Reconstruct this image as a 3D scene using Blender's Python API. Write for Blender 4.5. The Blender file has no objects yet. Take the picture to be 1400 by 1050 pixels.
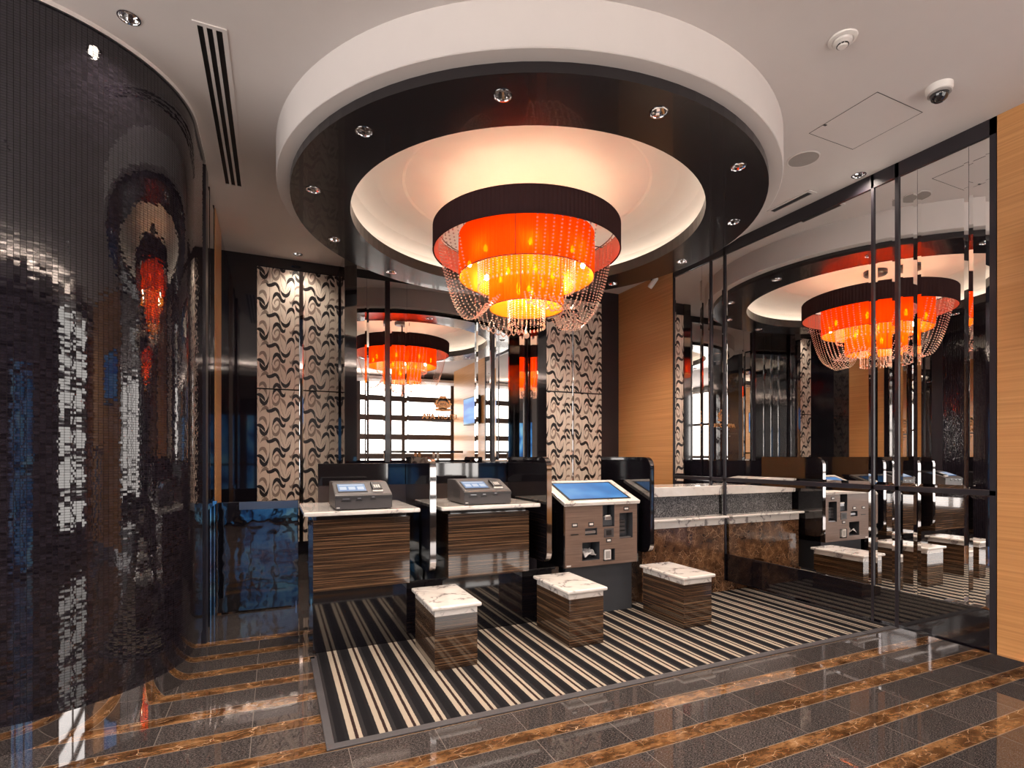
import bpy, bmesh, math, random
from mathutils import Vector, Matrix
random.seed(7)
PI = math.pi
S = bpy.context.scene
C = S.collection

# ------------------------------------------------------------------ camera, world, exposure
cam_d = bpy.data.cameras.new('camera'); cam = bpy.data.objects.new('camera', cam_d); C.objects.link(cam)
TH = math.atan(324 / 722.0)
cam.location = (0, 0, 1.25); cam.rotation_euler = (PI / 2, 0, -TH)
cam_d.sensor_width = 36; cam_d.lens = 722 / 1400 * 36; cam_d.shift_y = 99 / 1400; cam_d.clip_start = .02
S.camera = cam
S.view_settings.view_transform = 'Standard'; S.view_settings.look = 'None'
S.view_settings.gamma = 1; S.view_settings.exposure = 0.76
S.view_settings.use_curve_mapping = False
try:
    S.cycles.max_bounces = 14; S.cycles.glossy_bounces = 10; S.cycles.transmission_bounces = 8
    S.cycles.transparent_max_bounces = 16; S.cycles.sample_clamp_indirect = 6.0
    S.cycles.use_denoising = True
except Exception:
    pass
W = bpy.data.worlds.new('world'); S.world = W; W.use_nodes = True
W.node_tree.nodes['Background'].inputs[0].default_value = (.9, .85, .8, 1)
W.node_tree.nodes['Background'].inputs[1].default_value = .05

def light(name, kind, loc, energy, col=(1, .86, .7), size=.05, rot=(0, 0, 0), **kw):
    d = bpy.data.lights.new(name, kind); d.energy = energy; d.color = col
    if kind == 'AREA':
        d.shape = kw.get('shape', 'RECTANGLE'); d.size = size; d.size_y = kw.get('size_y', size)
    elif kind == 'SPOT':
        d.spot_size = kw.get('spot', 1.4); d.spot_blend = kw.get('blend', .8); d.shadow_soft_size = size
    else:
        d.shadow_soft_size = size
    o = bpy.data.objects.new(name, d); C.objects.link(o); o.location = loc; o.rotation_euler = rot
    return o

WARM = (1, .86, .73)
CX, CY, CZ = 1.735, 3.60, 3.227          # ring centre and ceiling height
XR = 3.82; YB = 5.75; YK = 5.34; XL = -.436
# downlights: 12 in the ring
RD = [(CX + 1.51 * math.cos(a * PI / 6), CY + 1.51 * math.sin(a * PI / 6)) for a in range(12)]
OD = [(3.739, 2.386), (.202, 5.558), (-.60, 2.875), (1.3, .2), (-.9, 1.3), (3.0, -.2), (.2, -.7), (-2.2, .6)]
for x, y in RD:
    light('downlight_lamp', 'SPOT', (x, y, 2.95), 40, WARM, .03, spot=1.9, blend=.9)
for k, (x, y) in enumerate(OD):
    light('downlight_lamp', 'SPOT', (x, y, 3.22), (18, 14, 14)[k] if k < 3 else 90, WARM, .03, spot=2.2, blend=.9)

# ------------------------------------------------------------------ node helpers
def new_mat(name):
    m = bpy.data.materials.new(name); m.use_nodes = True
    nt = m.node_tree
    return m, nt, nt.nodes['Principled BSDF']
class N:
    def __init__(s, nt): s.nt = nt
    def add(s, t, **kw):
        n = s.nt.nodes.new(t)
        for k, v in kw.items(): setattr(n, k, v)
        return n
    def link(s, a, b): s.nt.links.new(a, b)
    def put(s, sock, v):
        if isinstance(v, (int, float, tuple, list)): sock.default_value = v
        else: s.link(v, sock)
    def math(s, op, a, b=None, c=None):
        n = s.add('ShaderNodeMath', operation=op)
        s.put(n.inputs[0], a)
        if b is not None: s.put(n.inputs[1], b)
        if c is not None: s.put(n.inputs[2], c)
        return n.outputs[0]
    def vmath(s, op, a, b=None, scale=None):
        n = s.add('ShaderNodeVectorMath', operation=op)
        s.put(n.inputs[0], a)
        if b is not None: s.put(n.inputs[1], b)
        if scale is not None: s.put(n.inputs[3], scale)
        return n.outputs['Value'] if op in ('LENGTH', 'DOT_PRODUCT', 'DISTANCE') else n.outputs[0]
    def coord(s, kind='Object'): return s.add('ShaderNodeTexCoord').outputs[kind]
    def sep(s, v):
        n = s.add('ShaderNodeSeparateXYZ'); s.link(v, n.inputs[0]); return n.outputs
    def comb(s, x, y, z):
        n = s.add('ShaderNodeCombineXYZ')
        for i, v in enumerate((x, y, z)): s.put(n.inputs[i], v)
        return n.outputs[0]
    def map(s, v, sc=(1, 1, 1), loc=(0, 0, 0), rot=(0, 0, 0)):
        n = s.add('ShaderNodeMapping'); s.link(v, n.inputs[0])
        n.inputs['Scale'].default_value = sc; n.inputs['Location'].default_value = loc; n.inputs['Rotation'].default_value = rot
        return n.outputs[0]
    def noise(s, v, scale=5, detail=3, rough=.5, dist=0):
        n = s.add('ShaderNodeTexNoise'); s.link(v, n.inputs['Vector'])
        n.inputs['Scale'].default_value = scale; n.inputs['Detail'].default_value = detail
        n.inputs['Roughness'].default_value = rough; n.inputs['Distortion'].default_value = dist
        return n.outputs['Fac'], n.outputs['Color']
    def vor(s, v, scale=5, feature='F1', rnd=1):
        n = s.add('ShaderNodeTexVoronoi', feature=feature); s.link(v, n.inputs['Vector'])
        n.inputs['Scale'].default_value = scale; n.inputs['Randomness'].default_value = rnd
        return n.outputs
    def white(s, v):
        n = s.add('ShaderNodeTexWhiteNoise', noise_dimensions='3D'); s.link(v, n.inputs['Vector']); return n.outputs
    def ramp(s, f, stops):
        n = s.add('ShaderNodeValToRGB'); e = n.color_ramp.elements
        while len(e) < len(stops): e.new(.5)
        for i, (p, c) in enumerate(stops):
            e[i].position = p; e[i].color = (*c, 1) if len(c) == 3 else c
        s.put(n.inputs[0], f); return n.outputs[0]
    def mix(s, f, a, b):
        n = s.add('ShaderNodeMix', data_type='RGBA')
        s.put(n.inputs[0], f)
        s.put(n.inputs[6], (*a, 1) if isinstance(a, tuple) else a)
        s.put(n.inputs[7], (*b, 1) if isinstance(b, tuple) else b)
        return n.outputs[2]
    def bump(s, h, strength=.2, dist=.01):
        n = s.add('ShaderNodeBump'); s.link(h, n.inputs['Height'])
        n.inputs['Strength'].default_value = strength; n.inputs['Distance'].default_value = dist
        return n.outputs[0]

def simple(name, col, rough=.5, metal=0, coat=0, spec=.5, emis=None, es=0, bump=None, var=.0, ior=None):
    m, nt, b = new_mat(name); n = N(nt)
    b.inputs['Base Color'].default_value = (*col, 1)
    b.inputs['Roughness'].default_value = rough; b.inputs['Metallic'].default_value = metal
    b.inputs['Coat Weight'].default_value = coat; b.inputs['Coat Roughness'].default_value = .02
    b.inputs['Specular IOR Level'].default_value = spec
    if ior: b.inputs['IOR'].default_value = ior
    if emis:
        b.inputs['Emission Color'].default_value = (*emis, 1); b.inputs['Emission Strength'].default_value = es
    v = n.coord()
    f, c = n.noise(v, 9, 3)
    if var:
        n.link(n.mix(f, tuple(x * (1 - var) for x in col), tuple(min(1, x * (1 + var)) for x in col)), b.inputs['Base Color'])
    if bump:
        f2, _ = n.noise(v, bump[0], 2)
        n.link(n.bump(f2, bump[1], .01), b.inputs['Normal'])
    return m

PLASTER = simple('plaster_white', (.64, .595, .575), .75, var=.02, bump=(60, .03))
PLASTER2 = simple('plaster_cream', (.74, .67, .61), .7, var=.02)
BLACKGLOSS = simple('black_lacquer', (.006, .005, .007), .06, coat=1, spec=.8, ior=1.6, bump=(2.2, .012))
BLACKWALL = simple('black_wall_lacquer', (.010, .008, .012), .05, coat=.5, spec=.5, ior=1.5, bump=(2.5, .012))
BLACKFRAME = simple('black_frame', (.016, .013, .018), .3, coat=.15)
RINGBLACK = simple('ring_dark_panel', (.016, .013, .015), .24, coat=.3, spec=.5)
CHROME = simple('chrome', (.75, .74, .74), .06, metal=1)
STEEL = simple('polished_steel', (.62, .61, .62), .03, metal=1, bump=(1.2, .01))
BLACKCHROME = simple('black_chrome', (.36, .34, .34), .05, metal=1, bump=(3, .01))
BRUSHED = simple('brushed_steel', (.42, .42, .44), .28, metal=1)
MIRROR = simple('mirror_glass', (.88, .87, .86), .0, metal=1)
CHARCOAL = simple('charcoal_plate', (.045, .047, .055), .5, var=.1)
GREYPLASTIC = simple('grey_plastic', (.058, .051, .053), .42, var=.04, bump=(300, .05))
DARKPLASTIC = simple('dark_plastic', (.03, .028, .03), .4, var=.1)
BLACKPLASTIC = simple('black_plastic', (.008, .008, .009), .35, var=.1)
WHITEPLASTIC = simple('white_plastic', (.72, .68, .65), .4, var=.03)
PAPER = simple('paper', (.8, .76, .75), .8, var=.04)
GOLD = simple('gold_letters', (.42, .20, .075), .35, metal=.4, var=.1)
INK = simple('dark_ink', (.05, .045, .04), .5, var=.1)
MATFRAME = simple('mat_edge_rubber', (.06, .055, .06), .45, bump=(400, .2), var=.15)
SPEAKERGREY = simple('speaker_grille', (.33, .30, .28), .7, var=.1)
WINDOWFRAME = simple('window_frame_dark', (.05, .035, .03), .3, coat=.3, var=.1)

def wood(name, cols, scz, scxy, rough, coat, fine=None, axis='z'):
    m, nt, b = new_mat(name); n = N(nt); v = n.coord()
    sc = (scxy, scxy, scz)
    f, c = n.noise(n.map(v, sc), 1, 3, .6, .0)
    col = n.ramp(f, cols)
    if fine:
        g, c = n.noise(n.map(v, (scxy * 2.2, scxy * 2.2, scz * 4)), 1, 2)
        col = n.mix(n.math('MULTIPLY', g, fine), col, cols[0][1])
    n.link(col, b.inputs['Base Color'])
    b.inputs['Roughness'].default_value = rough; b.inputs['Coat Weight'].default_value = coat; b.inputs['Coat Roughness'].default_value = .02
    return m
EBONY = wood('macassar_ebony', [(.30, (.016, .009, .006)), (.43, (.075, .038, .02)), (.5, (.02, .011, .008)), (.57, (.22, .12, .062)), (.64, (.05, .026, .015)), (.75, (.25, .145, .085))], 75, .55, .10, 1, .35)
TAUPE = wood('taupe_wood', [(.3, (.115, .070, .052)), (.5, (.165, .103, .078)), (.7, (.215, .14, .108))], 75, 3, .42, .1, .3)
ORANGEWOOD = wood('orange_wood', [(.3, (.44, .205, .072)), (.5, (.52, .25, .088)), (.7, (.60, .305, .118))], 85, .8, .33, .25, .18)

def marble_white():
    m, nt, b = new_mat('white_marble'); n = N(nt); v = n.coord()
    _, c = n.noise(v, 3.2, 4, .6)
    vv = n.vmath('ADD', v, n.vmath('SCALE', c, scale=.55))
    f, _ = n.noise(n.map(vv, (2.2, 4.5, 3.5), rot=(.3, .2, .6)), 1, 2, .5)
    d = n.math('ABSOLUTE', n.math('SUBTRACT', f, .5))
    g0, _ = n.noise(v, 7, 2)
    d = n.math('ADD', d, n.math('MULTIPLY', n.math('MAXIMUM', n.math('SUBTRACT', g0, .47), 0), .5))
    col = n.ramp(d, [(0, (.20, .18, .18)), (.010, (.42, .38, .37)), (.030, (.72, .67, .63)), (.2, (.82, .77, .73))])
    g, _ = n.noise(v, 5, 3); col = n.mix(n.math('MULTIPLY', g, .15), col, (.62, .56, .51))
    n.link(col, b.inputs['Base Color']); b.inputs['Roughness'].default_value = .12; b.inputs['Coat Weight'].default_value = .5
    return m
def emperador(name, dark, mid, light_, rough, sc=1.0):
    m, nt, b = new_mat(name); n = N(nt); v = n.coord()
    _, c = n.noise(v, 6 * sc, 4, .6)
    vv = n.vmath('ADD', v, n.vmath('SCALE', c, scale=.10 / sc))
    e = n.vor(vv, 14 * sc, 'DISTANCE_TO_EDGE')[0]
    e2 = n.vor(vv, 34 * sc, 'DISTANCE_TO_EDGE')[0]
    g, _ = n.noise(vv, 9 * sc, 5, .65)
    col = n.ramp(g, [(.32, dark), (.5, mid), (.68, light_)])
    pale = (min(1, light_[0] * 1.9), min(1, light_[1] * 2.3), min(1, light_[2] * 2.9))
    gm, _ = n.noise(v, 10 * sc, 2); gm = n.ramp(gm, [(.42, (.12,) * 3), (.62, (1,) * 3)])
    cell = n.sep(n.vor(vv, 14 * sc)[1])[0]
    col = n.mix(n.math('MULTIPLY', cell, .55), col, dark)
    col = n.mix(n.math('MULTIPLY', gm, n.ramp(e2, [(0, (.5,) * 3), (.05, (0, 0, 0))])), col, pale)
    col = n.mix(n.math('MULTIPLY', gm, n.ramp(e, [(0, (.85,) * 3), (.03, (0, 0, 0))])), col, pale)
    n.link(col, b.inputs['Base Color']); b.inputs['Roughness'].default_value = rough
    b.inputs['Coat Weight'].default_value = .6; b.inputs['Coat Roughness'].default_value = .02
    return m, n, b, col
WMARBLE = marble_white()
BROWNM = emperador('brown_marble', (.030, .012, .006), (.125, .055, .024), (.25, .12, .052), .15)[0]
def granite():
    m, nt, b = new_mat('grey_granite'); n = N(nt); v = n.coord()
    a = n.vor(v, 160)[1]
    f = n.sep(a)[0]
    n.link(n.ramp(f, [(0, (.03, .03, .032)), (.6, (.085, .08, .082)), (1, (.25, .24, .24))]), b.inputs['Base Color'])
    b.inputs['Roughness'].default_value = .22
    return m
GRANITE = granite()

def floor_mat():
    m, nt, b = new_mat('striped_stone_floor'); n = N(nt); v = n.coord()
    x, y, z = n.sep(v)
    # brown emperador strips every 0.2718 m along Y, 0.088 wide, up to Y = 4.13
    P = .2718; hw = .0435
    ym = n.math('PINGPONG', n.math('SUBTRACT', y, 1.581), P / 2)    # distance to nearest strip centre
    brown = n.math('LESS_THAN', ym, hw)
    gl = n.math('LESS_THAN', n.math('ABSOLUTE', n.math('SUBTRACT', ym, hw)), .0022)
    far = n.math('GREATER_THAN', y, 4.135)
    brown = n.math('MULTIPLY', brown, n.math('SUBTRACT', 1, far))
    # joints across: black tiles every .382, brown every .60, staggered by row
    row = n.math('FLOOR', n.math('DIVIDE', n.math('SUBTRACT', y, 1.581), P))
    jb = n.math('LESS_THAN', n.math('PINGPONG', n.math('SUBTRACT', x, .286), .191), .0017)
    off = n.math('MULTIPLY', n.math('MODULO', row, 2), .31)
    jn = n.math('LESS_THAN', n.math('PINGPONG', n.math('ADD', n.math('SUBTRACT', x, 2.378), off), .305), .0014)
    joint = n.math('ADD', n.math('MULTIPLY', brown, jn), n.math('MULTIPLY', n.math('SUBTRACT', 1, brown), jb))
    joint = n.math('MAXIMUM', joint, gl)
    joint = n.math('MULTIPLY', joint, n.math('SUBTRACT', 1, n.math('MULTIPLY', far, .7)))
    # black granite
    fl, _ = n.noise(n.map(v, (95, 260, 1), rot=(0, 0, .35)), 1, 2, .7)
    f2, _ = n.noise(v, 420, 1)
    fm = n.math('MULTIPLY', n.math('ADD', fl, f2), .5)
    gcol = n.ramp(fm, [(.40, (.011, .010, .011)), (.50, (.034, .029, .029)), (.60, (.17, .14, .13))])
    tile = n.white(n.comb(n.math('FLOOR', n.math('DIVIDE', n.math('SUBTRACT', x, .286), .382)), row, 0.0))[0]
    gcol = n.mix(n.math('MULTIPLY', tile, .30), gcol, (.006, .006, .007))
    # brown
    _, c = n.noise(v, 7, 4, .6)
    vv = n.vmath('ADD', n.map(v, (.7, 1.6, 1)), n.vmath('SCALE', c, scale=.10))
    e = n.vor(vv, 13, 'DISTANCE_TO_EDGE')[0]
    g, _ = n.noise(vv, 11, 5, .7)
    bcol = n.ramp(g, [(.30, (.022, .010, .005)), (.48, (.10, .045, .018)), (.62, (.22, .11, .045)), (.75, (.42, .24, .12))])
    gm, _ = n.noise(v, 16, 2)
    vein = n.math('MULTIPLY', n.ramp(e, [(0, (1,) * 3), (.022, (0, 0, 0))]), n.ramp(gm, [(.45, (0, 0, 0)), (.62, (.85,) * 3)]))
    bcol = n.mix(vein, bcol, (.62, .42, .26))
    col = n.mix(brown, gcol, bcol)
    col = n.mix(joint, col, n.mix(brown, (.16, .135, .12), (.24, .16, .10)))
    n.link(col, b.inputs['Base Color'])
    b.inputs['Roughness'].default_value = .035; b.inputs['IOR'].default_value = 1.55
    b.inputs['Specular IOR Level'].default_value = .6
    b.inputs['Coat Weight'].default_value = .3; b.inputs['Coat Roughness'].default_value = .015
    tn = n.white(n.comb(n.math('FLOOR', n.math('DIVIDE', n.math('SUBTRACT', x, .286), .382)), row, 3.0))[1]
    geo = n.add('ShaderNodeNewGeometry').outputs['Normal']
    nn = n.vmath('NORMALIZE', n.vmath('ADD', geo, n.vmath('SCALE', n.vmath('SUBTRACT', tn, (.5, .5, .5)), scale=.004)))
    n.link(nn, b.inputs['Normal']); n.link(nn, b.inputs['Coat Normal'])
    return m
FLOORM = floor_mat()

def carpet_mat():
    m, nt, b = new_mat('striped_carpet'); n = N(nt); v = n.coord()
    x, y, z = n.sep(v)
    jit, _ = n.noise(v, 210, 1)
    xx = n.math('ADD', x, n.math('MULTIPLY', n.math('SUBTRACT', jit, .5), .006))
    t = n.math('MODULO', n.math('ADD', n.math('SUBTRACT', xx, .300), .1288 * 8), .1288)
    col = n.ramp(n.math('DIVIDE', t, .1288), [(0, (.40, .335, .265)), (.195, (.03, .016, .015)), (.305, (.40, .335, .265)), (.44, (.026, .023, .025)), (.60, (.009, .008, .010)), (.86, (.013, .012, .014))])
    rn = nt.nodes[-1]
    for nd in nt.nodes:
        if nd.type == 'VALTORGB': nd.color_ramp.interpolation = 'CONSTANT'
    f, _ = n.noise(v, 500, 2)
    col = n.mix(n.math('MULTIPLY', f, .5), col, n.mix(.5, col, (.01, .01, .01)))
    n.link(col, b.inputs['Base Color']); b.inputs['Roughness'].default_value = .95
    b.inputs['Specular IOR Level'].default_value = .1
    n.link(n.bump(f, .6, .004), b.inputs['Normal'])
    return m
CARPET = carpet_mat()

def mosaic_mat():
    m, nt, b = new_mat('black_glass_mosaic'); n = N(nt)
    u, z, _ = n.sep(n.coord('UV'))
    pu, pz = .0205, .0118
    iu = n.math('FLOOR', n.math('DIVIDE', u, pu)); iz = n.math('FLOOR', n.math('DIVIDE', z, pz))
    fu = n.math('PINGPONG', u, pu / 2); fz = n.math('PINGPONG', z, pz / 2)
    grout = n.math('MAXIMUM', n.math('LESS_THAN', fu, .0008), n.math('LESS_THAN', fz, .0006))
    n.link(n.math('MULTIPLY', n.math('SUBTRACT', 1, grout), .6), b.inputs['Specular IOR Level'])
    wn = n.white(n.comb(iu, iz, 1.0)); col = wn[1]; val = wn[0]
    geo = n.add('ShaderNodeNewGeometry').outputs['Normal']
    # every tile sits at its own slight tilt
    tilt = n.vmath('SCALE', n.vmath('SUBTRACT', col, (.5, .5, .5)), scale=.022)
    nn = n.vmath('NORMALIZE', n.vmath('ADD', geo, tilt))
    base = n.mix(val, (.005, .004, .007), (.020, .016, .024))
    n.link(n.mix(grout, base, (.016, .013, .013)), b.inputs['Base Color'])
    n.link(n.math('ADD', n.math('MULTIPLY', grout, .7), .04), b.inputs['Roughness'])
    b.inputs['IOR'].default_value = 1.5
    n.link(nn, b.inputs['Normal'])
    n.link(n.math('MULTIPLY', n.math('SUBTRACT', 1, grout), .55), b.inputs['Coat Weight']); b.inputs['Coat Roughness'].default_value = .02
    b.inputs['Coat IOR'].default_value = 1.5
    n.link(nn, b.inputs['Coat Normal'])
    return m
MOSAIC = mosaic_mat()

def emit(name, col, strength, var=None):
    m, nt, b = new_mat(name); n = N(nt)
    b.inputs['Base Color'].default_value = (*[c * .03 for c in col], 1)
    b.inputs['Emission Color'].default_value = (*col, 1); b.inputs['Emission Strength'].default_value = strength
    b.inputs['Roughness'].default_value = .4
    if var:
        f, _ = n.noise(n.map(n.coord(), var[0]), 1, 2)
        n.link(n.ramp(f, var[1]), b.inputs['Emission Color'])
    return m
LED = emit('cove_led', (1, .87, .72), 6.8)
LED2 = emit('bulkhead_led', (1, .86, .74), 75)
LAMPGLOW = emit('lamp_glow', (1, .9, .78), 30)
BULB = emit('bulb_glow', (1, .80, .52), 110)
BACKLIT = emit('backlit_white_panel', (1, .94, .88), 3.2)
FILLPANEL = emit('added_fill_panel', (1, .93, .88), 3.2)  # glow of the added fill panels at far left
BLUEGLASS = emit('blue_lit_glass', (.10, .42, 1), .5, ((3.5, 1, 2.2), [(.36, (.01, .06, .22)), (.5, (.08, .36, .85)), (.66, (.35, .75, 1))]))
SCREEN = emit('blue_screen', (.05, .3, .8), .42, ((3, 5, 5), [(.35, (.03, .22, .62)), (.55, (.07, .36, .86)), (.75, (.22, .55, .95))]))
SCREENPALE = emit('pale_blue_screen', (.3, .55, .9), .33, ((5, 9, 9), [(.35, (.17, .38, .80)), (.6, (.32, .55, .92)), (.8, (.55, .72, .95))]))
SCREENWHITE = emit('screen_white', (.75, .85, 1), .42)
TVBLUE = emit('tv_picture', (.2, .5, 1), .5, ((1, .8, 3.5), [(.35, (.03, .2, .75)), (.5, (.12, .45, 1)), (.65, (.55, .8, 1))]))

def fabric(name, col, trans=0.0, pleat=None, trcol=None, alpha=0.0):
    m = bpy.data.materials.new(name); m.use_nodes = True; nt = m.node_tree; n = N(nt)
    nt.nodes.remove(nt.nodes['Principled BSDF']); out = nt.nodes['Material Output']
    d = n.add('ShaderNodeBsdfDiffuse'); d.inputs[0].default_value = (*col, 1)
    sh = d.outputs[0]
    if trans:
        t = n.add('ShaderNodeBsdfTranslucent'); t.inputs[0].default_value = (*(trcol or col), 1)
        mx = n.add('ShaderNodeMixShader'); mx.inputs[0].default_value = trans
        n.link(sh, mx.inputs[1]); n.link(t.outputs[0], mx.inputs[2]); sh = mx.outputs[0]
    if alpha:
        t = n.add('ShaderNodeBsdfTransparent'); t.inputs[0].default_value = (*(trcol or col), 1)
        mx = n.add('ShaderNodeMixShader'); n.link(sh, mx.inputs[1]); n.link(t.outputs[0], mx.inputs[2])
        x, y, z = n.sep(n.coord())
        ang = n.math('ARCTAN2', y, x)
        w = n.math('MULTIPLY', n.math('ADD', n.math('SINE', n.math('MULTIPLY', ang, 260)), 1), .5)
        n.link(n.math('MULTIPLY', n.math('ADD', n.math('MULTIPLY', w, .7), .65), alpha), mx.inputs[0]); sh = mx.outputs[0]
    n.link(sh, out.inputs[0])
    return m
DRUMF = fabric('dark_pleated_fabric', (.040, .021, .022))
DRUMIN = fabric('salmon_lining', (.50, .30, .25), .0)
SHADE1 = fabric('red_orange_organza', (.95, .25, .012), .62, None, (1.0, .24, .012), .26)
SHADE2 = fabric('amber_organza', (1.0, .36, .014), .62, None, (1.0, .33, .015), .24)
AMBERIN = fabric('amber_lining', (.75, .26, .015), .35, None, (1.0, .2, .02), .22)
def crystal_mat():
    m = bpy.data.materials.new('crystal_bead'); m.use_nodes = True; nt = m.node_tree; n = N(nt)
    b = nt.nodes['Principled BSDF']; out = nt.nodes['Material Output']
    b.inputs['Base Color'].default_value = (.95, .84, .78, 1); b.inputs['Roughness'].default_value = .08
    b.inputs['Metallic'].default_value = .75
    t = n.add('ShaderNodeBsdfTranslucent'); t.inputs[0].default_value = (.9, .78, .7, 1)
    mx = n.add('ShaderNodeMixShader'); mx.inputs[0].default_value = .4
    n.link(b.outputs[0], mx.inputs[1]); n.link(t.outputs[0], mx.inputs[2])
    tr = n.add('ShaderNodeBsdfTransparent'); m2 = n.add('ShaderNodeMixShader'); m2.inputs[0].default_value = .2
    n.link(mx.outputs[0], m2.inputs[1]); n.link(tr.outputs[0], m2.inputs[2]); n.link(m2.outputs[0], out.inputs[0])
    return m
CRYSTAL = crystal_mat()
WP_BASE = simple('wallpaper_cream', (.70, .60, .50), .55, var=.04)
WP_BLACK = simple('wallpaper_black', (.012, .008, .008), .4, var=.1)
WP_GREY = simple('wallpaper_grey', (.27, .205, .165), .5, var=.08)
WP_LINE = simple('wallpaper_line', (.20, .12, .08), .5, var=.08)

# ------------------------------------------------------------------ mesh helpers
def link_mesh(name, bm, mats, parent=None, loc=(0, 0, 0), rot=(0, 0, 0), smooth=False):
    me = bpy.data.meshes.new(name)
    bm.normal_update(); bm.to_mesh(me); bm.free()
    if not isinstance(mats, (list, tuple)): mats = [mats]
    for m in mats: me.materials.append(m)
    if smooth:
        for p in me.polygons: p.use_smooth = True
        try: me.set_sharp_from_angle(angle=math.radians(40))
        except Exception: pass
    o = bpy.data.objects.new(name, me); C.objects.link(o); o.location = loc; o.rotation_euler = rot
    if parent: o.parent = parent
    return o
def struct(name, bm, mats, smooth=False):
    o = link_mesh(name, bm, mats, smooth=smooth); o['kind'] = 'structure'; return o
def tag(o, label, cat, group=None):
    o['label'] = label; o['category'] = cat
    if group: o['group'] = group
    return o
def thing(name, label, cat, loc=(0, 0, 0), rz=0, group=None):
    o = bpy.data.objects.new(name, None); C.objects.link(o); o.empty_display_size = .1
    o.location = loc; o.rotation_euler = (0, 0, rz)
    return tag(o, label, cat, group)
def copy_thing(src, loc, label=None, group=None):
    r = src.copy(); C.objects.link(r); r.location = loc
    if label: r['label'] = label
    if group: r['group'] = group
    for ch in list(src.children):
        c = ch.copy(); C.objects.link(c); c.parent = r
        for g in list(ch.children):
            d = g.copy(); C.objects.link(d); d.parent = c
    return r
def box(bm, x0, x1, y0, y1, z0, z1, bev=0, mi=0, seg=2):
    t = bmesh.new(); bmesh.ops.create_cube(t, size=1)
    for v in t.verts:
        v.co = Vector(((x0 + x1) / 2 + v.co.x * (x1 - x0), (y0 + y1) / 2 + v.co.y * (y1 - y0), (z0 + z1) / 2 + v.co.z * (z1 - z0)))
    if bev: bmesh.ops.bevel(t, geom=t.edges[:] , offset=bev, segments=seg, affect='EDGES', profile=.6)
    merge(bm, t, mi); return bm
def merge(bm, t, mi=None, mat=None):
    vm = {}
    for v in t.verts: vm[v] = bm.verts.new(mat @ v.co if mat else v.co)
    for f in t.faces:
        try: nf = bm.faces.new([vm[v] for v in f.verts])
        except ValueError: continue
        nf.material_index = f.material_index if mi is None else mi; nf.smooth = f.smooth
    t.free()
def quad(bm, pts, mi=0):
    f = bm.faces.new([bm.verts.new(p) for p in pts]); f.material_index = mi; return f
def B(*a, **k):
    return box(bmesh.new(), *a, **k)
def lathe(bm, prof, seg=48, mi=0, c=(0, 0), a0=0, a1=2 * PI, flip=False):
    full = abs(a1 - a0 - 2 * PI) < 1e-6
    n = seg if full else seg + 1
    rings = []
    for r, z in prof:
        if r < 1e-6: rings.append([bm.verts.new((c[0], c[1], z))]); continue
        rings.append([bm.verts.new((c[0] + r * math.cos(a0 + (a1 - a0) * i / seg), c[1] + r * math.sin(a0 + (a1 - a0) * i / seg), z)) for i in range(n)])
    for a, b in zip(rings, rings[1:]):
        for i in range(seg):
            j = (i + 1) % n
            if len(a) == 1 and len(b) == 1: continue
            if len(a) == 1: vs = [a[0], b[j], b[i]]
            elif len(b) == 1: vs = [a[i], a[j], b[0]]
            else: vs = [a[i], a[j], b[j], b[i]]
            f = bm.faces.new(vs[::-1] if flip else vs); f.material_index = mi
    return bm
def tube(bm, pts, r, seg=8, mi=0, closed=False):
    pts = [Vector(p) for p in pts]; n = len(pts); rings = []
    for i, p in enumerate(pts):
        d = (pts[(i + 1) % n] - pts[i - 1]) if closed else (pts[min(i + 1, n - 1)] - pts[max(i - 1, 0)])
        d.normalize(); up = Vector((0, 0, 1)) if abs(d.z) < .9 else Vector((1, 0, 0))
        a = d.cross(up).normalized(); b = d.cross(a)
        rings.append([bm.verts.new(p + a * r * math.cos(2 * PI * k / seg) + b * r * math.sin(2 * PI * k / seg)) for k in range(seg)])
    m = n if closed else n - 1
    for i in range(m):
        A, Bq = rings[i], rings[(i + 1) % n]
        for k in range(seg):
            f = bm.faces.new([A[k], A[(k + 1) % seg], Bq[(k + 1) % seg], Bq[k]]); f.material_index = mi; f.smooth = True
    if not closed:
        bm.faces.new(rings[0][::-1]).material_index = mi; bm.faces.new(rings[-1]).material_index = mi
    return bm
def circ(r, n, z=0, c=(0, 0)):
    return [(c[0] + r * math.cos(2 * PI * i / n), c[1] + r * math.sin(2 * PI * i / n), z) for i in range(n)]
def prism(bm, poly, axis, a, b, mi=0):
    """poly of (p, q) extruded along axis ('x': poly=(y,z); 'y': poly=(x,z); 'z': poly=(x,y))"""
    def P(p, t): return {'x': (t, p[0], p[1]), 'y': (p[0], t, p[1]), 'z': (p[0], p[1], t)}[axis]
    A = [bm.verts.new(P(p, a)) for p in poly]; Bq = [bm.verts.new(P(p, b)) for p in poly]
    n = len(poly)
    fs = [bm.faces.new(A), bm.faces.new(Bq[::-1])]
    for i in range(n): fs.append(bm.faces.new([A[i], Bq[i], Bq[(i + 1) % n], A[(i + 1) % n]]))
    for f in fs: f.material_index = mi
    bmesh.ops.recalc_face_normals(bm, faces=fs)
    return bm
def plate(bm, outer, holes, z, mi=0):
    """flat horizontal face with holes"""
    es = []
    for loop in [outer] + holes:
        vs = [bm.verts.new((p[0], p[1], z)) for p in loop]
        es += [bm.edges.new((vs[i], vs[(i + 1) % len(vs)])) for i in range(len(vs))]
    r = bmesh.ops.triangle_fill(bm, use_beauty=True, edges=es)
    for f in r['geom']:
        if isinstance(f, bmesh.types.BMFace): f.material_index = mi
    return bm
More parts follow.
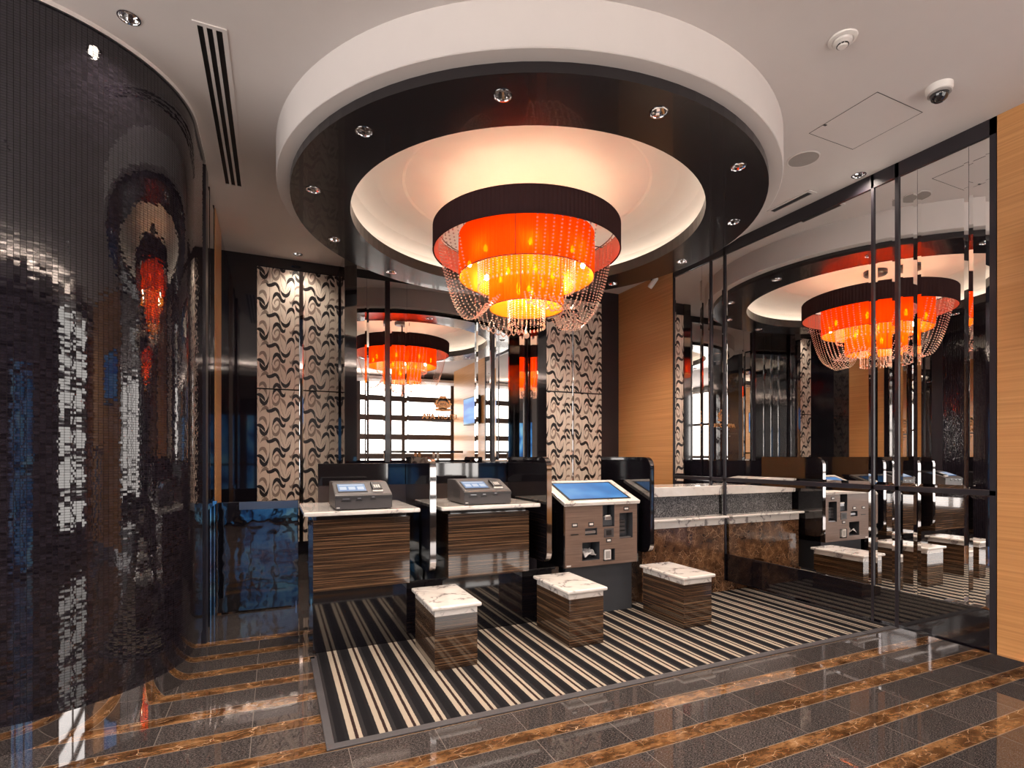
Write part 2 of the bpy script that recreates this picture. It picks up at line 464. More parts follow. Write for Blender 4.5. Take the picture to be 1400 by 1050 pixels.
def rrect(x0, x1, y0, y1, r, n=6, corners=(1, 1, 1, 1)):
    pts = []
    for k, (cx, cy, a) in enumerate(((x1 - r, y1 - r, 0), (x0 + r, y1 - r, 90), (x0 + r, y0 + r, 180), (x1 - r, y0 + r, 270))):
        if corners[k]:
            for i in range(n + 1):
                t = math.radians(a + 90 * i / n); pts.append((cx + r * math.cos(t), cy + r * math.sin(t)))
        else:
            pts.append((cx + (r if k in (0, 3) else -r), cy + (r if k in (0, 1) else -r)))
    return pts

# ------------------------------------------------------------------ setting: floor, ceiling, walls
struct("floor", B(-3.4, 4.9, -1.6, 5.95, -.1, 0), FLOORM)

DLR = .038
hole_d = lambda x, y, r=DLR: [(p[0], p[1]) for p in circ(r, 20, 0, (x, y))]
bm = bmesh.new()
plate(bm, [(-3.4, -1.6), (4.9, -1.6), (4.9, 5.95), (-3.4, 5.95)],
      [[(p[0], p[1]) for p in circ(1.50, 72, 0, (CX, CY))]] + [hole_d(x, y) for x, y in OD], CZ)
# recessed dome above the ring
for f in bm.faces: f.smooth = False
lathe(bm, [(1.50, CZ), (1.50, 3.02), (1.47, 3.09), (1.40, 3.155), (1.27, 3.205), (1.10, 3.235), (.92, 3.245), (.90, 3.252), (0, 3.252)], 96, 1, (CX, CY))
box(bm, -3.4, 4.9, -1.6, 5.95, 3.34, 3.36)
struct('ceiling', bm, [PLASTER, PLASTER2])
# white drum fascia + soffit
bm = bmesh.new()
lathe(bm, [(1.73, CZ), (1.73, 3.009), (1.726, 3.005), (1.64, 3.005), (1.64, 3.05), (1.70, 3.05), (1.70, CZ)], 128, 0, (CX, CY))
struct('trim_1', bm, PLASTER, smooth=True)
# dark ring
bm = bmesh.new()
plate(bm, [(p[0], p[1]) for p in circ(1.65, 96, 0, (CX, CY))], [[(p[0], p[1]) for p in circ(1.275, 96, 0, (CX, CY))]] + [hole_d(x, y) for x, y in RD], 2.955)
lathe(bm, [(1.65, 2.955), (1.65, 3.006)], 96, 0, (CX, CY))
lathe(bm, [(1.275, 2.955), (1.275, 3.045), (1.295, 3.045), (1.295, 3.03), (1.49, 3.03)], 96, 0, (CX, CY))
struct('trim_2', bm, RINGBLACK)
# LED cove strip lying in the trough behind the ring's inner lip
bm = bmesh.new(); lathe(bm, [(1.40, 3.032), (1.40, 3.046), (1.425, 3.046), (1.425, 3.032), (1.40, 3.032)], 96, 0, (CX, CY))
tag(link_mesh('cove_light_strip', bm, LED), 'warm light strip hidden in the round ceiling cove', 'light strip')

def downlight(x, y, z, label, group, first=[None]):
    if first[0]: return copy_thing(first[0], (x, y, z), label, group)
    t = thing('downlight', label, 'downlight', (x, y, z), 0, group)
    bm = bmesh.new(); lathe(bm, [(.046, -.001), (.0455, -.004), (.040, -.0045), (.0375, -.001), (.0375, .004)], 28)
    link_mesh('trim_ring', bm, CHROME, t, smooth=True)
    bm = bmesh.new(); lathe(bm, [(.0375, .002), (.034, .018), (.026, .034), (.014, .044)], 10)
    link_mesh('reflector', bm, CHROME, t)
    bm = bmesh.new(); lathe(bm, [(0, .030), (.009, .032), (.012, .040), (.008, .046), (0, .048)], 12)
    link_mesh('lamp', bm, LAMPGLOW, t)
    first[0] = t
    return t
names = ['right, nearest the mirrored wall', 'right rear, beside the orange wood panel', 'rear right', 'far rear, behind the chandelier', 'rear left', 'left rear',
         'far left', 'front left', 'front, left of centre', 'front, nearest the viewer', 'front right', 'right front']
for i, (x, y) in enumerate(RD):
    downlight(x, y, 2.955, 'small chrome downlight in the dark ceiling ring, ' + names[i], 'downlights in the dark ceiling ring')
for (x, y), l in zip(OD, ['chrome downlight in white ceiling just above the mirrored wall', 'chrome downlight in white ceiling before the left swirl wallpaper',
                          'chrome downlight in white ceiling over the curved mosaic wall', 'chrome downlight in white ceiling in front of the counters', 'chrome downlight in white ceiling left of the entrance',
                          'chrome downlight in white ceiling near the backlit wall', 'chrome downlight in white ceiling by the blue glass', 'chrome downlight in white ceiling at the far left corner']):
    downlight(x, y, CZ, l, 'downlights in the white ceiling')

# --- mirrored right wall (X = 3.82)
bm = bmesh.new()
YM0, YM1 = 1.646, 4.377
ZR0, ZR1, ZT, ZB = 1.018, 1.052, 3.13, .346
bays = [(4.362, 3.866), (3.845, 3.695), (3.672, 2.352), (2.334, 2.196), (2.172, 1.678)]
box(bm, XR + .01, XR + .1, YM0, YM1, .108, ZB)                              # gloss base band
box(bm, XR, XR + .1, YM0, YM1, ZT, CZ)                                       # header
box(bm, XR, XR + .1, YM0, YM1, ZR0, ZR1, .003)                               # mid rail
edges_ = [YM1] + [e for b_ in bays for e in b_] + [YM0]
for a, b_ in zip(edges_[0::2], edges_[1::2]): box(bm, XR, XR + .1, b_, a, .108, CZ)
box(bm, XR + .03, XR + .1, YM0, YM1, .108, CZ)
struct('wall_right', bm, BLACKFRAME)
bm = B(XR + .002, XR + .02, YM0, YM1, .109, ZB - .001)
o = link_mesh('base_panel', bm, BLACKGLOSS); o['kind'] = 'structure'; o.name = 'trim_3'

def bevel_pane(bm, P0, U, V, N_, w, h, bv=.022, dep=.0013):
    """mirror pane with ground bevel on all edges; P0 corner, U,V unit axes, N_ facing out"""
    P0, U, V, N_ = Vector(P0), Vector(U), Vector(V), Vector(N_)
    o = [P0, P0 + U * w, P0 + U * w + V * h, P0 + V * h]
    i_ = [P0 + U * bv + V * bv, P0 + U * (w - bv) + V * bv, P0 + U * (w - bv) + V * (h - bv), P0 + U * bv + V * (h - bv)]
    ov = [bm.verts.new(p) for p in o]; iv = [bm.verts.new(p + N_ * dep) for p in i_]; bk = [bm.verts.new(p - N_ * .004) for p in o]
    bm.faces.new(iv); bm.faces.new(bk[::-1])
    for k in range(4):
        l = (k + 1) % 4
        bm.faces.new([ov[k], ov[l], iv[l], iv[k]]); bm.faces.new([bk[k], bk[l], ov[l], ov[k]])
    bmesh.ops.recalc_face_normals(bm, faces=bm.faces)
    return bm
panes = [((4.362, 3.974), 'at the far end beside the orange wood'), ((3.972, 3.866), 'thin strip next to the far end pane'),
         ((3.845, 3.695), 'between the two far black posts'), ((3.672, 2.352), 'wide pane in the middle'),
         ((2.334, 2.196), 'between the two near black posts'), ((2.172, 2.065), 'thin strip right of the near double posts'),
         ((2.063, 1.785), 'second pane from the near wooden wall'), ((1.783, 1.678), 'strip nearest the near wooden wall')]
for (a, b_), l in panes:
    for z0, z1, w in ((ZR1, ZT, 'tall upper'), (ZB, ZR0, 'low')):
        bm = bevel_pane(bmesh.new(), (XR + .010, b_, z0), (0, 1, 0), (0, 0, 1), (-1, 0, 0), a - b_, z1 - z0, min(.022, (a - b_) * .3))
        tag(link_mesh('mirror_pane', bm, MIRROR), '%s mirror of the right wall, %s' % (w, l), 'mirror', 'mirror panes of the right wall')
# skirting of polished steel
bm = B(XR - .03, XR + .01, -.6, YM1 + .3, 0, .108)
o = struct('baseboard_right', bm, STEEL)
# wooden continuation to the right, with the wall mounted television
struct('wall_right_wood', B(XR, XR + .1, -.35, YM0 - .004, .108, CZ), ORANGEWOOD)
struct('wall_right_rear', B(XR, XR + .1, YM1 + .004, YK + .02, .108, CZ), ORANGEWOOD)
struct('wall_right_recess', B(4.6, 4.7, -1.6, -.35, 0, CZ), ORANGEWOOD)
struct('wall_right_return', B(XR + .1, 4.7, -.35, -.25, 0, CZ), ORANGEWOOD)

# --- right rear block: swirl wallpaper on Y = 5.34 and black pillar
bm = bmesh.new(); box(bm, 2.786, XR + .1, YK + .012, YB + .1, 0, CZ)
box(bm, 3.574, XR + .0, YK, YK + .02, 0, CZ)
box(bm, 2.786, 3.574, YK, YK + .02, 3.08, CZ); box(bm, 2.786, 3.574, YK, YK + .02, 0, .955)
struct('wall_block', bm, BLACKFRAME)
struct('trim_4', B(2.712, 2.822, YK - .012, YK + .02, 0, CZ), BLACKGLOSS)       # polished corner pilaster
# --- niche: back wall with mirrors
bm = bmesh.new()
box(bm, XL - .1, 2.80, YB + .012, YB + .12, 0, CZ)
box(bm, .73, 2.80, YB - .01, YB + .02, 3.139, CZ)
box(bm, .73, 2.80, YB - .01, YB + .02, 0, 1.188)
struct('wall_back', bm, BLACKWALL)
bm = bmesh.new(); box(bm, XL, -.165, YB, YB + .02, 0, CZ); box(bm, -.165, .62, YB, YB + .02, 3.125, CZ); box(bm, -.165, .62, YB, YB + .02, 0, .385)
box(bm, .601, .62, YB - .004, YB + .02, 0, CZ)
struct('wall_back_left', bm, BLACKWALL)
struct('trim_5', B(.615, .732, YK, YB, 0, CZ, .003), BLACKGLOSS)            # pillar between wallpaper and mirrors
for x0, x1 in ((1.082, 1.130), (2.312, 2.350)):
    struct('trim_6', B(x0, x1, YB - .02, YB + .01, 1.188, 3.139), BLACKFRAME)
bpanes = [(.735, .888, 'leftmost, beside the left pillar'), (.890, 1.080, 'second from left'), (1.132, 1.315, 'narrow one right of the black bar'), (1.317, 2.124, 'wide middle one'),
          (2.126, 2.310, 'narrow one right of the wide pane'), (2.352, 2.742, 'rightmost, in the corner')]
for x0, x1, l in bpanes:
    bm = bevel_pane(bmesh.new(), (x0, YB - .006, 1.19), (1, 0, 0), (0, 0, 1), (0, -1, 0), x1 - x0, 3.138 - 1.19, .02)
    tag(link_mesh('mirror_pane', bm, MIRROR), 'tall mirror behind the counters, ' + l, 'mirror', 'mirror panes behind the counters')
bm = bevel_pane(bmesh.new(), (2.784, YK + .02, 1.19), (0, 1, 0), (0, 0, 1), (-1, 0, 0), YB - YK - .03, 1.95, .02)
tag(link_mesh('mirror_pane', bm, MIRROR), 'narrow side mirror of the niche facing left, showing a red lamp', 'mirror', 'mirror panes behind the counters')

# --- left side wall (X = -.436) behind the mosaic
bm = bmesh.new()
box(bm, XL - .1, XL - .01, 4.18, YB, 0, CZ); box(bm, XL - .1, XL, 4.75, 4.80, 0, CZ); box(bm, XL - .1, XL, 5.31, YB, 0, CZ)
box(bm, XL - .1, XL, 4.44, 4.47, 0, CZ); box(bm, XL - .1, XL + .004, 4.18, 4.75, .87, .91)
struct('wall_left', bm, BLACKWALL)
struct('wall_left_wood', B(XL - .08, XL + .003, 4.80, 5.31, 0, CZ), ORANGEWOOD)
for y0, y1, l in ((4.19, 4.43, 'near the mosaic wall end'), (4.48, 4.745, 'next to the narrow orange wood strip')):
    bm = bevel_pane(bmesh.new(), (XL - .004, y0, .92), (0, 1, 0), (0, 0, 1), (1, 0, 0), y1 - y0, CZ - .95, .02)
    tag(link_mesh('mirror_pane', bm, MIRROR), 'tall mirror strip of the left passage ' + l, 'mirror', 'mirror strips of the left passage')
struct('trim_7', B(XL - .06, XL + .015, 4.055, 4.18, 0, 3.20), BLACKFRAME)

# --- curved mosaic wall
def mosaic_path():
    pts = []
    c = (-1.173, 3.605); R = .742
    pts.append((-3.4, c[1] - R)); k = 12
    for i in range(k): pts.append((-3.4 + (c[0] + 3.4) * (i + 1) / k, c[1] - R))
    for i in range(1, 61):
        a = -PI / 2 + PI / 2 * i / 60; pts.append((c[0] + R * math.cos(a), c[1] + R * math.sin(a)))
    pts += [(c[0] + R, 3.75), (c[0] + R, 3.9), (c[0] + R, 4.056)]
    return pts
def wall_sheet(bm, pts, z0, z1, uv=True):
    lay = bm.loops.layers.uv.verify(); s = 0
    lo = [bm.verts.new((p[0], p[1], z0)) for p in pts]; hi = [bm.verts.new((p[0], p[1], z1)) for p in pts]
    for i in range(len(pts) - 1):
        d = math.dist(pts[i], pts[i + 1])
        f = bm.faces.new([lo[i], lo[i + 1], hi[i + 1], hi[i]]); f.smooth = True
        for l, (u, v) in zip(f.loops, ((s, z0), (s + d, z0), (s + d, z1), (s, z1))): l[lay].uv = (u, v)
        s += d
    return bm
mp = mosaic_path()
bm = wall_sheet(bmesh.new(), mp, .12, 3.205)
back = [(-.60, 4.056), (-.60, 5.9), (-3.4, 5.9)]
o = struct('wall_mosaic', bm, MOSAIC)
def inset(pts, d):
    r = []
    for i, p in enumerate(pts):
        a = pts[max(i - 1, 0)]; b = pts[min(i + 1, len(pts) - 1)]
        t = Vector((b[0] - a[0], b[1] - a[1])).normalized(); r.append((p[0] - t.y * d, p[1] + t.x * d))
    return r
bm = wall_sheet(bmesh.new(), inset(mp, .004), 0, .12)
struct('baseboard_left', bm, STEEL)
bm = wall_sheet(bmesh.new(), inset(mp, -.012), 3.205, CZ)
struct('trim_8', bm, PLASTER)
# passage backing so no gap behind
struct('wall_behind_mosaic', B(-.62, -.55, 4.05, 5.86, 0, CZ), BLACKFRAME)

# --- room behind the camera (seen in the mirrors, except the added light panels at far left)
struct('wall_far_left', B(-3.5, -3.4, -1.6, 2.87, 0, CZ), BLACKFRAME)
bm = bmesh.new()
box(bm, -3.4, -.80, -1.5, -1.4, 0, CZ); box(bm, .45, 1.68, -1.5, -1.4, 0, CZ); box(bm, -.80, .45, -1.5, -1.4, 2.5, CZ)
box(bm, 1.68, 4.9, -1.6, -1.5, 0, CZ)
struct('wall_front', bm, WINDOWFRAME)
struct('wall_front_wood', B(4.2, 4.6, -1.5, -1.30, 0, CZ), ORANGEWOOD)
# backlit muntin wall
t = thing('backlit_wall', 'white backlit panel wall with dark bars, seen in the mirrors', 'light wall', (2.965, -1.3, 0))
xs = [1.77, 2.857, 4.09]; zs = [.33 + .463 * i for i in range(7)]
bm = bmesh.new()
for x in xs: box(bm, x - 2.965 - .055, x - 2.965 + .055, -.08, .03, 0, 3.14)
for z in zs: box(bm, xs[0] - 2.965, xs[-1] - 2.965, -.08, .028, z - .065, z + .065)
box(bm, xs[0] - 2.965, xs[-1] - 2.965, -.08, .02, 0, .3)
link_mesh('frame', bm, WINDOWFRAME, t)
for i in range(2):
    for j in range(6):
        link_mesh('light_panel', B(xs[i] - 2.965 + .05, xs[i + 1] - 2.965 - .05, -.06, -.03, zs[j] + .06, zs[j + 1] - .06), BACKLIT, t)
t = thing('backlit_wall', 'added glowing panel wall left of the viewer, unseen fill for the ceiling', 'light wall', (-3.38, .65, 0))  # added unseen fill light, brightens the left side of the ceiling
for j in range(4):
    for k in range(3):
        link_mesh('light_panel', B(0, .02, -1.95 + j * .98, -1.05 + j * .98, .35 + k * .92, 1.2 + k * .92), FILLPANEL, t)
bm = bmesh.new()
for j in range(5): box(bm, -.01, .03, -2.02 + j * .98, -1.96 + j * .98, 0, 3.15)
for k in range(4): box(bm, -.01, .028, -2.0, 1.95, .28 + k * .92, .34 + k * .92)
link_mesh('frame', bm, WINDOWFRAME, t)
# blue lit entrance glass
t = thing('entrance_glass', 'blue lit glass entrance with dark posts, reflected in the black gate', 'glass door', (-.175, -1.45, 0))
for x0, x1 in ((-.385, -.245), (-.185, .155), (.215, .595)):
    link_mesh('glass_leaf', B(x0, x1, -.02, 0, .08, 2.15), BLUEGLASS, t)
bm = bmesh.new()
for x0, x1 in ((-.62, -.385), (-.245, -.185), (.155, .215), (.595, .64)): box(bm, x0, x1, -.04, .03, 0, 2.5)
box(bm, -.62, .64, -.04, .03, 0, .08); box(bm, -.62, .64, -.04, .03, 1.05, 1.10); box(bm, -.62, .64, -.04, .03, 2.15, 2.5)
link_mesh('door_frame', bm, BLACKFRAME, t)
# ceiling bulkhead with cove near the backlit wall
struct('beam_front', B(-3.4, 4.9, -1.5, -.75, 3.02, 3.08), PLASTER)
tag(link_mesh('cove_light_strip', B(-3.0, 2.4, -1.0, -.97, 3.081, 3.10), LED2), 'warm linear light strip on the bulkhead behind the viewer', 'light strip')
# television on the wooden wall
t = thing('television', 'wall mounted flat television with a blue picture on orange wood', 'television', (XR - .001, 1.0, 1.92))
link_mesh('casing', B(-.07, -.02, -.46, .46, 0, .58, .006), BLACKPLASTIC, t)
link_mesh('screen', B(-.0725, -.068, -.44, .44, .025, .555), TVBLUE, t)
link_mesh('wall_bracket', B(-.025, 0.0, -.15, .15, .15, .42), BLACKPLASTIC, t)
# tall table seen reflected
t = thing('high_table', 'tall black table with chrome legs, seen in the mirrors', 'table', (2.95, .45, 0))
link_mesh('tabletop', B(-.78, .75, -.22, .22, 1.325, 1.37, .005), BLACKGLOSS, t)
for x in (-.2, .2):
    bm = bmesh.new(); box(bm, x - .03, x + .03, -.18, -.14, 0, 1.33); box(bm, x - .03, x + .03, .14, .18, 0, 1.33); box(bm, x - .03, x + .03, -.18, .18, 0, .03)
    link_mesh('leg', bm, CHROME, t)

# ------------------------------------------------------------------ swirl wallpaper panels
K_ = .39 / 425
STROKES = [
 (1, [(105,205,4),(130,232,22),(165,228,24),(195,213,22),(220,235,18),(238,290,10),(250,345,5)]),
 (1, [(162,440,3),(168,400,7),(185,350,16),(210,322,26),(235,340,24),(252,375,18),(275,402,24),(291,388,12),(298,360,3)]),
 (1, [(238,240,2),(250,285,8),(275,325,20),(300,340,26),(328,322,18),(348,272,8),(358,225,2)]),
 (1, [(300,270,3),(310,215,8),(340,165,22),(368,158,22),(386,200,9),(390,245,2)]),
 (1, [(20,378,14),(45,382,24),(72,405,20),(90,440,12),(84,456,4)]),
 (1, [(42,395,6),(60,450,20),(90,480,24),(116,450,16),(132,400,8),(142,345,2)]),
 (1, [(362,470,3),(372,435,12),(388,410,22),(410,405,22),(432,430,16),(445,462,8)]),
 (1, [(394,430,4),(412,478,18),(434,502,22),(445,500,18)]),
 (2, [(48,245,4),(62,222,10),(85,200,20),(110,197,22),(128,212,10)]),
 (2, [(40,340,5),(55,310,18),(80,302,22),(98,330,18),(110,372,10),(116,410,2)]),
 (2, [(168,430,4),(178,475,16),(205,492,22),(230,462,16),(240,410,12),(222,384,16),(196,400,12),(190,432,8),(204,442,4)]),
 (2, [(240,420,3),(262,440,14),(282,468,18),(298,505,10),(304,540,2)]),
 (2, [(338,395,6),(355,418,18),(376,392,14),(392,340,6)]),
 (2, [(392,280,5),(402,255,12),(420,240,16),(445,236,16)]),
 (2, [(392,352,5),(405,335,14),(425,330,16),(445,338,14)]),
 (2, [(60,185,3),(75,170,10),(98,176,12),(112,196,5)]),
 (3, [(141,250,3),(143,330,3),(140,420,3),(146,530,3)]),
 (3, [(248,345,3),(246,430,2),(250,500,3),(258,570,2)]),
 (3, [(20,470,3),(30,520,3),(36,560,2)]),
 (3, [(392,245,3),(392,330,3),(386,400,2)]),
 (3, [(118,480,2),(112,510,3),(128,540,2)]),
 (3, [(285,300,3),(270,260,3),(262,215,2)]),
 (3, [(340,240,3),(322,280,3),(312,320,2)]),
 (3, [(180,480,2),(166,520,3),(170,545,2)]),
]
def catmull(pts, k=4):
    out = []
    P = [Vector(p) for p in pts]
    for i in range(len(P) - 1):
        p0, p1, p2, p3 = P[max(i - 1, 0)], P[i], P[i + 1], P[min(i + 2, len(P) - 1)]
        for j in range(k):
            t = j / k
            out.append(.5 * ((2 * p1) + (p2 - p0) * t + (2 * p0 - 5 * p1 + 4 * p2 - p3) * t * t + (3 * p1 - p0 - 3 * p2 + p3) * t ** 3))
    out.append(P[-1]); return out
def wallpaper(name, label, x0, x1, z0, z1, y, xoff=0.0, zoff=0.0):
    """panel with printed swirls; origin at lower left corner"""
    w, h = x1 - x0, z1 - z0
    bm = B(0, w, 0, .010, 0, h)
    per = 328 * K_; wid = 425 * K_
    for mi, st in STROKES:
        cur = [((p.x - 20) * K_, -(p.y - .075 * (p.x - 20)) * K_, p.z * K_ * .5) for p in catmull([(a, b, c) for a, b, c in st])]
        L, R = [], []
        for i, (px, pz, r) in enumerate(cur):
            a = cur[max(i - 1, 0)]; b = cur[min(i + 1, len(cur) - 1)]
            d = Vector((b[0] - a[0], b[1] - a[1])); d.normalize() if d.length > 0 else None
            r = max(r * (1 if mi == 3 else .7 if r < 9 * K_ * .5 else 1.2 if r < 15 * K_ * .5 else 1.55), .0010)
            L.append((px - d.y * r, pz + d.x * r)); R.append((px + d.y * r, pz - d.x * r))
        dep = {1: -.0010, 2: -.0006, 3: -.0004}[mi]
        for rep in range(-2, 13):
            zz = zoff % per + rep * per
            for cx in (-1, 0, 1):
                xx = xoff + cx * wid
                if all(p[0] + xx < 0 or p[0] + xx > w for p in L): continue
                if all(p[1] + zz < 0 or p[1] + zz > h for p in L): continue
                cl = lambda p: (min(max(p[0] + xx, 0), w), dep, min(max(p[1] + zz, 0), h))
                lv = [bm.verts.new(cl(p)) for p in L]; rv = [bm.verts.new(cl(p)) for p in R]
                for i in range(len(lv) - 1):
                    f = bm.faces.new([lv[i], rv[i], rv[i + 1], lv[i + 1]])
                    if f.calc_area() < 1e-9: bm.faces.remove(f); continue
                    f.material_index = mi
                    f.normal_update()
                    if f.normal.y > 0: f.normal_flip()
    o = link_mesh(name, bm, [WP_BASE, WP_BLACK, WP_GREY, WP_LINE], loc=(x0, y, z0))
    tag(o, label, 'wall panel', 'black and cream swirl wallpaper panels')
for x0, x1, s, xo in ((-.160, .222, 'left', 0), (.262, .600, 'right', -.09)):
    wallpaper('wallpaper_panel', 'upper cream panel with black swirls, %s one of the left pair' % s, x0, x1, 1.925, 3.118, YB - .001, xo, .02)
    wallpaper('wallpaper_panel', 'lower cream panel with black swirls, %s one of the left pair' % s, x0, x1, .39, 1.912, YB - .001, xo, .31)
for x0, x1, s, xo in ((2.824, 3.165, 'left', -.08), (3.188, 3.572, 'right', 0)):
    wallpaper('wallpaper_panel', 'upper cream panel with black swirls, %s one of the right pair' % s, x0, x1, 2.005, 3.078, YK - .001, xo, .1)
    wallpaper('wallpaper_panel', 'lower cream panel with black swirls, %s one of the right pair' % s, x0, x1, .958, 1.988, YK - .001, xo, .04)
for x0, x1, y, z0, z1 in ((.224, .260, YB, .39, 3.118), (3.167, 3.186, YK, .958, 3.078)):
    struct('trim_9', B(x0, x1, y - .010, y + .01, z0, z1, .004), STEEL)

# ------------------------------------------------------------------ carpet mat
t = thing('carpet', 'black and cream striped carpet mat with dark metal edging', 'carpet', (0, 0, 0))
bm = bmesh.new(); prism(bm, [(.235, 2.403), (XR - .032, 2.403), (XR - .032, 3.656), (2.69, 3.656), (2.69, 3.552), (.235, 3.552)], 'z', .0005, .006)
link_mesh('carpet_pile', bm, CARPET, t)
bm = bmesh.new(); box(bm, .2, XR - .032, 2.358, 2.403, .0005, .008, .002); box(bm, .2, .235, 2.403, 3.50, .0005, .008, .002)
link_mesh('edge_frame', bm, MATFRAME, t)
link_mesh('corner_plate', B(.196, .222, 3.455, 3.485, .008, .011), CHROME, t)

# ------------------------------------------------------------------ stools
def make_stool(label):
    t = thing('stool', label, 'stool', (0, 0, 0), 0, 'marble topped block stools')
    link_mesh('base', B(0, .262, 0, .465, 0, .315, .0015), EBONY, t)
    link_mesh('apron', B(.001, .261, .001, .464, .3152, .352), WMARBLE, t)
    link_mesh('seat', B(-.022, .284, -.022, .487, .3522, .376, .011, seg=3), WMARBLE, t)
    return t
s0 = make_stool('marble topped block stool leftmost in front of the first divider')
s0.location = (.842, 2.965, .0065)
copy_thing(s0, (1.737, 2.965, .0065), 'marble topped block stool in the middle, before the touchscreen kiosk')
copy_thing(s0, (2.690, 2.965, .0065), 'marble topped block stool rightmost, before the brown marble counter')

# ------------------------------------------------------------------ desks
def make_desk(x0, x1, sx0, sx1, label):
    t = thing('check_in_desk', label, 'desk', (x0, 3.5, 0), 0, 'check-in desks')
    w = x1 - x0
    link_mesh('body', B(0, w, 0, .62, .405, .852, .0015), EBONY, t)
    link_mesh('recess_strip', B(.02, w - .02, .02, .62, .852, .882), BLACKGLOSS, t)
    link_mesh('top', B(sx0 - x0, sx1 - x0, -.08, .635, .882, .910, .010, seg=3), WMARBLE, t)
    bm = B(w - .035, w - .03, -.001, .001, .55, .555)
    bm.free()
    return t
make_desk(.216, .822, .158, .875, 'zebra wood hanging desk with white marble top, leftmost')
make_desk(1.090, 1.708, 1.020, 1.765, 'zebra wood hanging desk with white marble top, between the first two dividers')
# black plinth and backsplash
bm = B(.219, 1.99, 3.556, 4.14, 0, .404)
tag(link_mesh('plinth', bm, BLACKGLOSS), 'glossy black plinth under the two zebra wood desks', 'plinth')
t = thing('back_panel', 'glossy black upright panel behind the two desk terminals', 'panel', (.29, 4.1595, 0))
link_mesh('board', B(0, 1.74, 0, .05, 0, 1.196, .002), BLACKGLOSS, t)
link_mesh('rear_shelf', B(0, 1.74, -.012, -.001, .83, 1.03), simple('dark_brown_laminate', (.045, .032, .030), .25, coat=.4, var=.1), t)

# dividers
def make_divider(label):
    t = thing('divider', label, 'divider', (0, 3.44, 0), 0, 'rounded black dividers')
    pr = rrect(0, .7065, .46, 1.245, .085, 8, (0, 1, 1, 0))
    bm = bmesh.new(); prism(bm, pr, 'x', 0, .046)
    bmesh.ops.bevel(bm, geom=[e for e in bm.edges if abs(e.verts[0].co.x - e.verts[1].co.x) < 1e-6], offset=.003, segments=2, affect='EDGES')
    link_mesh('slab', bm, BLACKGLOSS, t)
    bm = bmesh.new()
    path = [p for p in pr if p[0] < .63]
    path = [(p[0], p[1]) for p in path]
    # chrome edge band following the rounded front
    A = [bm.verts.new((.004, p[0] - .0012 - .0, p[1])) for p in path]
    cyc = [(p[0], p[1]) for p in path]
    out = inset(cyc, .0015)
    out2 = inset(cyc, -.0015)
    bm.free(); bm = bmesh.new()
    cand = out if out[len(out) // 2][0] < cyc[len(out) // 2][0] else out2
    lo = [bm.verts.new((.003, p[0], p[1])) for p in cand]; hi = [bm.verts.new((.043, p[0], p[1])) for p in cand]
    for i in range(len(cand) - 1):
        f = bm.faces.new([lo[i], lo[i + 1], hi[i + 1], hi[i]]); f.smooth = True
    link_mesh('edge_band', bm, BLACKCHROME, t)
    return t
d0 = make_divider('glossy black rounded divider left, between the two zebra wood desks'); d0.location = (.942, 3.44, 0)
copy_thing(d0, (1.822, 3.44, 0), 'glossy black rounded divider in the middle, left of the kiosk')
copy_thing(d0, (2.766, 3.44, 0), 'glossy black rounded divider right, between kiosk and marble counter')

